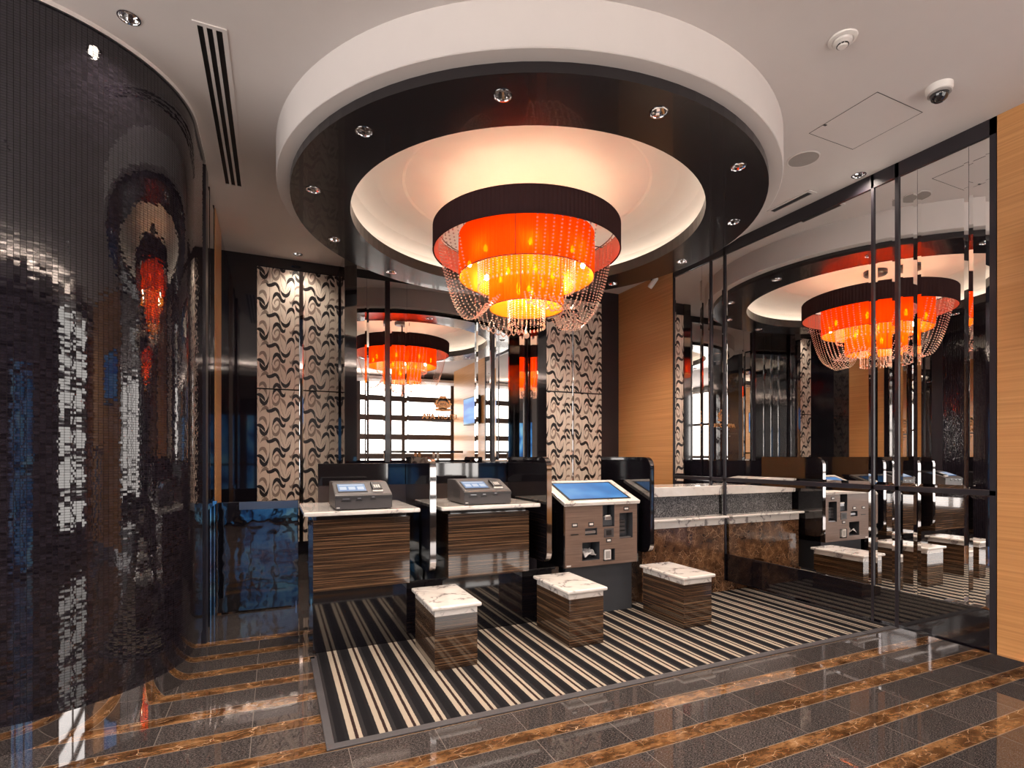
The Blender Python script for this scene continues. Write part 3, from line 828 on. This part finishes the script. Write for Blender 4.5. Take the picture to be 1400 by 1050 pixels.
# ------------------------------------------------------------------ desk terminals
def make_terminal(label):
    t = thing('payment_terminal', label, 'terminal', (0, 0, 0), 0, 'grey desk terminals')
    w, d = .355, .40
    prof = [(0, 0), (.0, .085), (.012, .095), (.20, .160), (.22, .163), (d, .163), (d, 0)]
    bm = bmesh.new(); prism(bm, prof, 'x', 0, w)
    bmesh.ops.bevel(bm, geom=[e for e in bm.edges if abs(e.verts[0].co.x - e.verts[1].co.x) < 1e-6], offset=.004, segments=2, affect='EDGES')
    for v in bm.verts: v.co.z += .006
    link_mesh('housing', bm, GREYPLASTIC, t)
    for x in (.03, w - .03):
        for y in (.04, d - .04):
            bm = bmesh.new(); lathe(bm, [(0, 0), (.014, 0), (.014, .008), (0, .008)], 12, 0, (x, y))
            link_mesh('foot', bm, BLACKPLASTIC, t)
    link_mesh('upper_fascia', B(-.001, w + .001, -.0035, .01, .072, .088), DARKPLASTIC, t)
    sl = math.atan2(.065, .188); rot = (sl, 0, 0)
    def on_slope(name, bm, m, x, s, lift=0, parent=t):
        return link_mesh(name, bm, m, parent, (x, .012 + s * math.cos(sl) - lift * math.sin(sl), .101 + s * math.sin(sl) + lift * math.cos(sl)), rot)
    o = on_slope('bezel', B(0, .185, 0, .135, 0, .004, .001), DARKPLASTIC, .02, .03)
    s_ = on_slope('screen', B(0, .172, 0, .118, 0, .0015), SCREENPALE, .0265, .038, .0042)
    bm = bmesh.new()
    for i in range(3): box(bm, .010 + i * .055, .052 + i * .055, .02, .07, .0016, .0022)
    box(bm, .008, .16, .09, .105, .0016, .0022)
    on_slope('screen_buttons', bm, SCREENWHITE, .0265, .038, .0042)
    # keypad card reader
    k = on_slope('card_reader', B(0, .062, 0, .13, 0, .020, .006), BLACKPLASTIC, .238, .03)
    bm = bmesh.new()
    for i in range(3):
        for j in range(4): box(bm, .012 + i * .014, .021 + i * .014, .022 + j * .013, .029 + j * .013, .020, .0225)
    on_slope('keys', bm, WHITEPLASTIC, .238, .03)
    on_slope('reader_cradle', B(0, .066, 0, .02, 0, .012, .003), WHITEPLASTIC, .236, .018)
    for x0, x1, z in ((.035, .095, .056), (.125, .165, .058), (.215, .25, .064)):
        link_mesh('card_slot', B(x0, x1, -.0055, .002, z, z + .007), BLACKPLASTIC, t)
        link_mesh('slot_label', B(x0 + .01, x1 - .008, -.0045, .002, z + .0135, z + .018), BRUSHED, t)
    link_mesh('maker_badge', B(.008, .028, -.001, .001, .014, .019), WHITEPLASTIC, t)
    bm = bmesh.new()
    for i in range(6): box(bm, -.0012, .001, .10, .24, .04 + i * .012, .044 + i * .012)
    link_mesh('side_vent', bm, DARKPLASTIC, t)
    return t
t0 = make_terminal('grey touchscreen terminal with card keypad on the leftmost desk'); t0.location = (.343, 3.465, .910)
copy_thing(t0, (1.198, 3.475, .910), 'grey touchscreen terminal with card keypad on the second desk')

# ------------------------------------------------------------------ large kiosk
t = thing('kiosk', 'large taupe wood self check-in kiosk with sloped marble touchscreen top', 'kiosk', (2.014, 3.5, 0))
KW = .670
holes = {'card': (.339, .450, .695, .878, .10), 'coin': (.499, .627, .595, .798, .08), 'tray': (.151, .310, .442, .582, .12),
         'slot': (.178, .287, .637, .691, .03), 'receipt': (.344, .454, .425, .517, .05)}
def holed_panel(x0, x1, z0, z1, hs, th, mi=0):
    bm = bmesh.new()
    xs = sorted({x0, x1, *[h[0] for h in hs], *[h[1] for h in hs]}); zs = sorted({z0, z1, *[h[2] for h in hs], *[h[3] for h in hs]})
    for a, b in zip(xs, xs[1:]):
        for c, d in zip(zs, zs[1:]):
            if any(h[0] <= a and b <= h[1] and h[2] <= c and d <= h[3] for h in hs): continue
            quad(bm, [(a, 0, c), (b, 0, c), (b, 0, d), (a, 0, d)])
    for (a, b, c, d, dp) in hs:
        quad(bm, [(a, 0, c), (a, dp, c), (b, dp, c), (b, 0, c)], 1)
        quad(bm, [(a, 0, d), (b, 0, d), (b, dp, d), (a, dp, d)], 1)
        quad(bm, [(a, 0, c), (a, 0, d), (a, dp, d), (a, dp, c)], 1)
        quad(bm, [(b, 0, c), (b, dp, c), (b, dp, d), (b, 0, d)], 1)
        quad(bm, [(a, dp, c), (a, dp, d), (b, dp, d), (b, dp, c)], 1)
    return bm
bm = holed_panel(0, KW, .397, .868, list(holes.values()), .02)
link_mesh('front_panel', bm, [TAUPE, CHARCOAL], t)
bm = bmesh.new(); prism(bm, [(.001, .397), (.45, .397), (.45, 1.02), (.40, 1.02), (.001, .868)], 'x', -.012, -.0005)
prism(bm, [(.001, .397), (.45, .397), (.45, 1.02), (.40, 1.02), (.001, .868)], 'x', KW + .0005, KW + .012)
box(bm, -.012, KW + .012, .44, .45, .397, 1.02); box(bm, -.012, KW + .012, .13, .45, .393, .397)
link_mesh('cabinet', bm, BLACKGLOSS, t)
# sloped marble top
SLP = math.atan2(.150, .40)
L = .43
bm = bmesh.new(); box(bm, -.016, KW + .016, 0, L, 0, .028, .004)
top = link_mesh('top_slab', bm, WMARBLE, t, (0, -.014, .868), (SLP, 0, 0))
bm = B(.045, KW - .045, .045, L - .05, .028, .031); link_mesh('screen_bezel', bm, BLACKPLASTIC, top)
bm = B(.065, KW - .065, .065, L - .068, .031, .0325); link_mesh('touchscreen', bm, SCREEN, top)
link_mesh('top_rear', B(-.016, KW + .016, .385, .47, 1.022, 1.044, .003), BLACKGLOSS, t)
def kp(name, x0, x1, z0, z1, m, d0=-.003, d1=.001, bev=0):
    return link_mesh(name, B(x0, x1, d0, d1, z0, z1, bev), m, t)
for (x0, x1, z0, z1) in ((.058, .108, .707, .737), (.207, .256, .706, .738), (.372, .420, .570, .601), (.538, .588, .816, .846)):
    p = kp('pictogram_plate', x0, x1, z0, z1, DARKPLASTIC)
    link_mesh('pictogram', B(x0 + .008, x1 - .008, -.0042, -.002, z0 + .009, z1 - .008), WHITEPLASTIC, p)
kp('ticket_slot', .050, .116, .645, .654, BLACKPLASTIC)
r = link_mesh('card_printer', B(.345, .445, .02, .09, .70, .765), CHARCOAL, t)
bm = bmesh.new(); box(bm, 0, .055, 0, .03, 0, .012, .003); link_mesh('card_mouth', bm, WHITEPLASTIC, r, (.372, .004, .775), (-.5, 0, .2))
link_mesh('card_guide', B(.37, .43, .012, .06, .745, .772, .004), BRUSHED, r)
p = kp('cash_panel', .352, .442, .612, .681, GREYPLASTIC, -.004)
link_mesh('display_window', B(.372, .418, -.0055, -.002, .628, .668), BLACKPLASTIC, p)
p = link_mesh('coin_unit', B(.499, .575, .035, .075, .63, .735), GREYPLASTIC, t)
for z in (.645, .68, .712): link_mesh('coin_slot', B(.503, .57, .031, .036, z, z + .012), BLACKPLASTIC, p)
link_mesh('coin_shelf', B(.505, .62, .01, .07, .597, .605), BRUSHED, t)
link_mesh('slot_mouth', B(.182, .283, .012, .028, .648, .668, .002), BRUSHED, t)
link_mesh('receipt_tray', B(.357, .417, -.002, .03, .434, .512, .002), WHITEPLASTIC, t)
link_mesh('receipt_window', B(.366, .408, -.0035, -.001, .444, .502), SPEAKERGREY, t)
link_mesh('maker_badge', B(.012, .05, -.0015, .001, .406, .416), WHITEPLASTIC, t)
# crumpled receipts in the tray
bm = bmesh.new()
g = 10; vs = {}
random.seed(3)
for i in range(g + 1):
    for j in range(g + 1):
        vs[i, j] = bm.verts.new((.004 + .105 * i / g, .095 * j / g, .018 + .030 * math.sin(j * .5 + i * .25) ** 2 + random.uniform(0, .012) + .03 * j / g))
for i in range(g):
    for j in range(g): bm.faces.new([vs[i, j], vs[i + 1, j], vs[i + 1, j + 1], vs[i, j + 1]])
bmesh.ops.solidify(bm, geom=bm.faces[:], thickness=.012)
tag(link_mesh('paper_slips', bm, PAPER, loc=(2.014 + .176, 3.506, .443)), 'crumpled white paper slips in the lower tray of the kiosk', 'paper')
STAND = tag(link_mesh('kiosk_stand', B(2.05, 2.672, 3.556, 3.92, 0, .392), CHARCOAL), 'matte charcoal stand under the taupe kiosk', 'stand')
link_mesh('stand_lock', B(2.60, 2.606, 3.553, 3.556, .21, .216), CHROME, STAND)

# ------------------------------------------------------------------ stepped marble counter
t = thing('marble_counter', 'stepped counter of brown marble with white marble ledges by the mirror wall', 'counter', (2.86, 3.66, 0))
w = .95
link_mesh('base', B(0, w - .012, 0, 0.40, 0, .620), BROWNM, t)
link_mesh('apron', B(-.001, w - .010, -.002, .12, .6205, .685), WMARBLE, t)
link_mesh('ledge', B(-.02, w + .0, -.055, .12, .685, .706, .009, seg=3), WMARBLE, t)
link_mesh('riser', B(0, w, .075, .40, .707, .892), GRANITE, t)
link_mesh('top', B(-.01, w + .0, .04, .42, .8925, .978, .008, seg=3), WMARBLE, t)
tag(link_mesh('marble_block', B(3.40, 3.50, 3.54, 3.64, .0062, .252, .003), BROWNM), 'small brown marble block behind the rightmost stool', 'block')

# ------------------------------------------------------------------ black gate with chrome handle
t = thing('gate', 'low glossy black gate with a brushed steel top band, reflecting blue', 'gate', (XL + .0, 4.75, 0))
gm = simple('gate_lacquer', (.006, .006, .010), .03, coat=1, spec=1, ior=1.8, bump=(5.0, .35))
link_mesh('door_panel', B(.02, .614, 0, .035, .012, .885, .002), gm, t)
link_mesh('steel_band', B(.175, .610, -.006, -.0005, .822, .884), BRUSHED, t)
link_mesh('hinge_post', B(0, .018, -.01, .04, 0, .90), CHROME, t)
link_mesh('floor_bolt', B(.592, .600, -.006, -.001, .0, .05), CHROME, t)
struct('trim_10', B(XL, .62, YB - .02, YB, 0, .30), STEEL)

# ------------------------------------------------------------------ ceiling fittings
t = thing('air_vent', 'long white ceiling vent with three black slots on the left', 'vent', (-.274, 3.45, CZ))
bm = bmesh.new()
l0, l1 = -.68, .906
for a, b_ in ((-.070, -.052), (-.028, -.014), (.010, .024), (.050, .070)): box(bm, a, b_, l0 + .02, l1 - .02, -.006, -.0003)
box(bm, -.07, .07, l0, l0 + .02, -.006, -.0003); box(bm, -.07, .07, l1 - .02, l1, -.006, -.0003)
link_mesh('frame', bm, PLASTER, t)
link_mesh('slots', B(-.053, .053, l0 + .021, l1 - .021, -.0015, -.0003), BLACKPLASTIC, t)
t = thing('air_vent', 'short white slot vent in the ceiling above the mirrored wall', 'vent', (3.655, 2.86, CZ))
bm = bmesh.new(); box(bm, -.045, -.025, -.19, .19, -.006, 0); box(bm, .025, .045, -.19, .19, -.006, 0); box(bm, -.025, .025, -.19, -.165, -.006, 0); box(bm, -.025, .025, .165, .19, -.006, 0)
link_mesh('frame', bm, PLASTER, t)
link_mesh('slots', B(-.025, .025, -.165, .165, -.002, 0), DARKPLASTIC, t)
t = thing('smoke_detector', 'round white smoke detector on the ceiling', 'smoke detector', (2.452, 1.640, CZ))
bm = bmesh.new(); lathe(bm, [(.062, 0), (.060, -.007), (.046, -.011), (.044, -.009), (.0, -.009)], 40); link_mesh('base_plate', bm, WHITEPLASTIC, t, smooth=True)
bm = bmesh.new(); lathe(bm, [(.040, -.009), (.040, -.020), (.024, -.028), (.022, -.036), (.018, -.040), (0, -.040)], 40); link_mesh('sensor_head', bm, WHITEPLASTIC, t, smooth=True)
bm = bmesh.new()
for i in range(10):
    a = 2 * PI * i / 10; c, s = math.cos(a), math.sin(a)
    q = B(-.006, .006, -.002, .002, -.0345, -.0295); merge(bm, q, 0, Matrix.Translation((.0235 * c, .0235 * s, 0)) @ Matrix.Rotation(a + PI / 2, 4, 'Z'))
link_mesh('sensor_slots', bm, BLACKPLASTIC, t)
t = thing('dome_camera', 'white and black dome security camera on the ceiling near the mirrored wall', 'security camera', (3.237, 1.639, CZ))
bm = bmesh.new(); lathe(bm, [(.060, 0), (.060, -.02), (.056, -.034), (.046, -.04), (0, -.04)], 40); link_mesh('housing', bm, WHITEPLASTIC, t, smooth=True)
bm = bmesh.new(); lathe(bm, [(.043, -.038), (.042, -.055), (.034, -.072), (.018, -.084), (0, -.088)], 32); link_mesh('dome', bm, simple('smoked_dome', (.01, .01, .012), .03, coat=1, var=.1), t, smooth=True)
bm = bmesh.new(); lathe(bm, [(.052, -.0385), (.052, -.044), (.0435, -.046), (.0435, -.0385)], 32); link_mesh('dome_ring', bm, SPEAKERGREY, t, smooth=True)
t = thing('ceiling_speaker', 'flat round grey ceiling speaker beside the white drum', 'speaker', (3.205, 2.41, CZ))
bm = bmesh.new(); lathe(bm, [(.098, 0), (.098, -.004), (.092, -.006), (.090, -.004)], 48); link_mesh('rim', bm, PLASTER, t, smooth=True)
bm = bmesh.new(); lathe(bm, [(.090, -.004), (0, -.004)], 48); link_mesh('grille', bm, SPEAKERGREY, t)
t = thing('access_hatch', 'square ceiling access hatch outlined by a thin dark gap', 'hatch', (3.187, 2.003, CZ))
bm = bmesh.new()
for a in ((-.207, .207, -.202, -.199), (-.207, .207, .199, .202), (-.207, -.204, -.202, .202), (.204, .207, -.202, .202)): box(bm, *a, -.0012, 0)
link_mesh('gap', bm, DARKPLASTIC, t)
link_mesh('latch', B(-.207, -.185, .10, .112, -.003, 0), DARKPLASTIC, t)
link_mesh('lid', B(-.204, .204, -.199, .199, -.0006, 0), PLASTER, t)
t = thing('bullet_camera', 'small white spotlight shaped camera above the rear orange wood panel', 'security camera', (3.74, 4.62, CZ))
bm = bmesh.new(); lathe(bm, [(0, 0), (.03, 0), (.03, -.012), (.012, -.016), (.012, -.06), (0, -.06)], 20); link_mesh('mount', bm, BLACKPLASTIC, t, smooth=True)
bm = bmesh.new(); lathe(bm, [(0, .07), (.020, .066), (.026, .05), (.028, -.05), (.024, -.062), (0, -.062)], 24); link_mesh('body', bm, WHITEPLASTIC, t, (.01, -.01, -.09), (.55, .45, 0), smooth=True)

# ------------------------------------------------------------------ chandelier
ch = thing('chandelier', 'three tier orange chandelier with dark drum shade and crystal swags', 'chandelier', (CX, CY, 0))
def pleated(R, z0, z1, n, amp, th=.003):
    bm = bmesh.new(); N_ = n * 4
    for (rr, sgn) in ((R, 1),):
        lo = []; hi = []
        for i in range(N_):
            a = 2 * PI * i / N_; r = rr + amp * math.sin(n * a)
            lo.append(bm.verts.new((r * math.cos(a), r * math.sin(a), z0))); hi.append(bm.verts.new((r * math.cos(a), r * math.sin(a), z1)))
        for i in range(N_):
            j = (i + 1) % N_; bm.faces.new([lo[i], lo[j], hi[j], hi[i]])
    return bm
ZD0, ZD1, RD_ = 2.776, 2.952, .70
o = link_mesh('drum_shade', pleated(RD_, ZD0, ZD1, 150, .002), DRUMF, ch)
bm = bmesh.new(); lathe(bm, [(RD_ - .006, ZD0 + .002), (RD_ - .006, ZD1 - .002)], 96, flip=True); link_mesh('lining', bm, DRUMIN, o)
bm = bmesh.new(); tube(bm, circ(RD_ - .002, 96, ZD0), .0055, 6, closed=True); link_mesh('rim', bm, DRUMF, o)
bm = bmesh.new(); tube(bm, circ(RD_ - .002, 96, ZD1), .004, 6, closed=True); link_mesh('rim', bm, DRUMF, o)
for (R, z0, z1, m_, nm) in ((.508, 2.589, 2.90, SHADE1, 'middle_shade'), (.280, 2.362, 2.72, SHADE2, 'lower_shade')):
    o = link_mesh(nm, pleated(R, z0, z1, 110 if R > .4 else 64, .0018), m_, ch)
    bm = bmesh.new(); lathe(bm, [(R - .006, z0 + .001), (R - .006, z1 - .001)], 96, flip=True); link_mesh('lining', bm, AMBERIN, o)
    bm = bmesh.new(); tube(bm, circ(R, 96, z0), .0036, 6, closed=True); link_mesh('rim', bm, simple('rim_brown', (.10, .02, .008), .5, var=.1), o)
    bm = bmesh.new()
    for k in range(5):
        a = 2 * PI * k / 5 + .35; tube(bm, [(R * 1.001 * math.cos(a), R * 1.001 * math.sin(a), z0), (R * 1.001 * math.cos(a), R * 1.001 * math.sin(a), z1)], .0026, 5)
    link_mesh('seam', bm, simple('seam_brown', (.12, .03, .01), .5, var=.1), o)
bm = bmesh.new()
for R, z in ((.66, ZD1 - .01), (.50, 2.90), (.36, 2.86), (.28, 2.72), (.14, 2.66)): tube(bm, circ(R, 64, z), .004, 6, closed=True)
for k in range(6):
    a = 2 * PI * k / 6; c, s = math.cos(a), math.sin(a)
    tube(bm, [(0, 0, 2.93), (RD_ * .99 * c, RD_ * .99 * s, ZD1 - .012)], .004, 6)
    tube(bm, [(.50 * c, .50 * s, 2.935), (.50 * c, .50 * s, 2.90)], .003, 5); tube(bm, [(.28 * c, .28 * s, 2.93), (.28 * c, .28 * s, 2.72)], .003, 5)
    tube(bm, [(.14 * c, .14 * s, 2.93), (.14 * c, .14 * s, 2.66)], .003, 5); tube(bm, [(.36 * c, .36 * s, 2.93), (.36 * c, .36 * s, 2.86)], .003, 5)
link_mesh('frame', bm, simple('frame_metal', (.06, .045, .04), .35, metal=.8, var=.1), ch)
bm = bmesh.new(); lathe(bm, [(0, 3.252), (.11, 3.252), (.11, 3.215), (.10, 3.205), (.02, 3.20), (.012, 3.19), (.012, 2.93), (0, 2.93)], 32)
link_mesh('canopy', bm, BLACKFRAME, ch, smooth=True)
def bead(bm, p, r, n=6, ln=1.0, mi=0):
    x, y, z = p
    T = bm.verts.new((x, y, z + r * ln)); Bt = bm.verts.new((x, y, z - r * ln))
    ring = [bm.verts.new((x + r * math.cos(2 * PI * k / n), y + r * math.sin(2 * PI * k / n), z)) for k in range(n)]
    for k in range(n):
        bm.faces.new([T, ring[k], ring[(k + 1) % n]]); bm.faces.new([Bt, ring[(k + 1) % n], ring[k]])
def strand_bm(length, pitch=.018, r=.0062, drop=True):
    bm = bmesh.new(); k = int(length / pitch)
    for i in range(k): bead(bm, (0, 0, -i * pitch), r)
    if drop:
        z = -k * pitch - .012
        n = 6; T = bm.verts.new((0, 0, z + .016)); Bt = bm.verts.new((0, 0, z - .016))
        ring = [bm.verts.new((.0085 * math.cos(2 * PI * q / n), .0085 * math.sin(2 * PI * q / n), z - .006)) for q in range(n)]
        for q in range(n):
            bm.faces.new([T, ring[q], ring[(q + 1) % n]]); bm.faces.new([Bt, ring[(q + 1) % n], ring[q]])
    return bm
def strands(R, n, z, length):
    base = link_mesh('crystal_strand', strand_bm(length), CRYSTAL, ch, (R, 0, z))
    for i in range(1, n):
        a = 2 * PI * i / n; c = base.copy(); C.objects.link(c); c.parent = ch
        c.location = (R * math.cos(a), R * math.sin(a), z); c.rotation_euler = (0, 0, random.uniform(0, 3))
strands(.14, 28, 2.655, .43)
strands(.365, 60, 2.855, .33)
bm = bmesh.new()
bmesh.ops.create_icosphere(bm, subdivisions=2, radius=.024); 
for v in bm.verts: v.co.z += 2.165
tube(bm, [(0, 0, 2.19), (0, 0, 2.60)], .0012, 4)
link_mesh('crystal_ball', bm, CRYSTAL, ch)
# swags: four bundles of nine parallel bead strings
def swag_bm(off):
    bm = bmesh.new(); pts = []
    a = off * .085
    P0 = Vector((.655 * math.cos(a), .655 * math.sin(a), 2.79)); P1 = Vector((.29 * math.cos(a * .75), .29 * math.sin(a * 1.6), 2.40))
    sag = 2.245 + .010 * abs(off)
    for i in range(int(.15 / .0145)): pts.append((P0.x, P0.y, 2.93 - i * .0145))
    # smooth catenary like curve through P0, low point, P1
    Lw = Vector((.42, (P0.y + P1.y) * .55, sag))
    def q(t):
        # quadratic-ish rational: steep at rim
        x = P0.x + (P1.x - P0.x) * t; y = P0.y + (P1.y - P0.y) * t
        tl = .62
        z = sag + (P0.z - sag) * ((tl - t) / tl) ** 2.1 if t < tl else sag + (P1.z - sag) * ((t - tl) / (1 - tl)) ** 2
        return Vector((x, y, z))
    last = q(0); acc = 0; t = 0
    pts.append(tuple(last))
    while t < 1:
        t += .002; p = q(min(t, 1)); acc += (p - last).length; last = p
        if acc >= .0215: pts.append(tuple(p)); acc = 0
    for p in pts: bead(bm, p, .0078)
    return bm
for off in range(-4, 5):
    base = link_mesh('crystal_swag', swag_bm(off), CRYSTAL, ch)
    for k in (1, 2, 3):
        c = base.copy(); C.objects.link(c); c.parent = ch; c.rotation_euler = (0, 0, k * PI / 2)
# bulbs
bb = None
for (R, z, n, e) in ((.43, 2.70, 8, 1.0), (.20, 2.60, 6, .42), (.06, 2.50, 3, .5), (.60, 2.885, 6, .5)):
    for i in range(n):
        a = 2 * PI * i / n + .4
        p = (R * math.cos(a), R * math.sin(a), z)
        if R < .6:
            if bb is None:
                bm = bmesh.new(); lathe(bm, [(0, .036), (.009, .022), (.017, 0), (.014, -.016), (0, -.023)], 10); bb = link_mesh('bulb', bm, BULB, ch, p, smooth=True)
                bm = bmesh.new(); lathe(bm, [(0, .05), (.007, .05), (.007, .018), (0, .018)], 8); link_mesh('socket', bm, CHROME, bb)
            else:
                c = bb.copy(); C.objects.link(c); c.parent = ch; c.location = p
                s_ = bb.children[0].copy(); C.objects.link(s_); s_.parent = c
            light('chandelier_lamp', 'POINT', (CX + p[0], CY + p[1], z - .03), e, (1, .80, .58), .015)

# ------------------------------------------------------------------ sign lettering on the mirror
sg = thing('hotel_sign', 'gold crest and hotel lettering mounted on the mirror behind the counters', 'sign', (1.66, YB - .012, 1.535))
def text(body, size, x, z, m, name, ext=.002, align='LEFT', w=None, off=0):
    cu = bpy.data.curves.new(name, 'FONT'); cu.body = body; cu.size = size; cu.extrude = ext; cu.align_x = align
    if w: cu.space_character = w
    tmp = bpy.data.objects.new(name, cu); C.objects.link(tmp)
    if off: cu.offset = off
    bpy.context.view_layer.update()
    me = bpy.data.meshes.new_from_object(tmp.evaluated_get(bpy.context.evaluated_depsgraph_get()))
    bpy.data.objects.remove(tmp); me.materials.clear(); me.materials.append(m); me.name = name
    o = bpy.data.objects.new(name, me); C.objects.link(o); o.parent = sg
    o.location = (x - 1.66, 0, z - 1.535); o.rotation_euler = (PI / 2, 0, 0)
    return o
text('APA', .078, 1.487, 1.672, GOLD, 'large_letters', .004, off=.0022)
text('HOTEL', .078, 1.665, 1.672, GOLD, 'thin_letters', .004)
text('03-5767-13', .034, 1.605, 1.576, INK, 'phone_number', .001)
text('www.apahotel', .026, 1.578, 1.540, INK, 'web_address', .001)
link_mesh('bar', B(-.063, .165, -.002, 0, .100, .120), CHARCOAL, sg)
link_mesh('rule', B(-.212, -.077, -.001, 0, .049, .052), INK, sg)
bm = bmesh.new()
def disc(bm, cx, cz, rx, rz, y0, y1, n=32, lobes=0, amp=0):
    poly = []
    for i in range(n):
        a = 2 * PI * i / n; k = 1 + amp * math.cos(lobes * a)
        poly.append((cx + rx * k * math.cos(a), cz + rz * k * math.sin(a)))
    prism(bm, poly, 'y', y0, y1)
disc(bm, .065, .305, .095, .062, -.004, 0, 60, 10, .08)
disc(bm, .065, .345, .055, .05, -.004, 0, 40, 6, .1)
disc(bm, .065, .24, .10, .018, -.004, 0, 40, 8, .1)
cr = link_mesh('crest', bm, GOLD, sg)
bm = bmesh.new(); tube(bm, [(.065 + .068 * math.cos(a), -.007, .300 + .045 * math.sin(a)) for a in [PI * i / 16 for i in range(1, 16)]], .005, 6)
link_mesh('crest_arch', bm, INK, cr)
bm = bmesh.new(); disc(bm, .065, .302, .058, .036, -.008, -.003, 32); link_mesh('crest_medallion', bm, GOLD, cr)
tt = text('APA', .042, 1.66 + .025, 1.535 + .288, INK, 'crest_letters', .001); tt.location.y = -.009
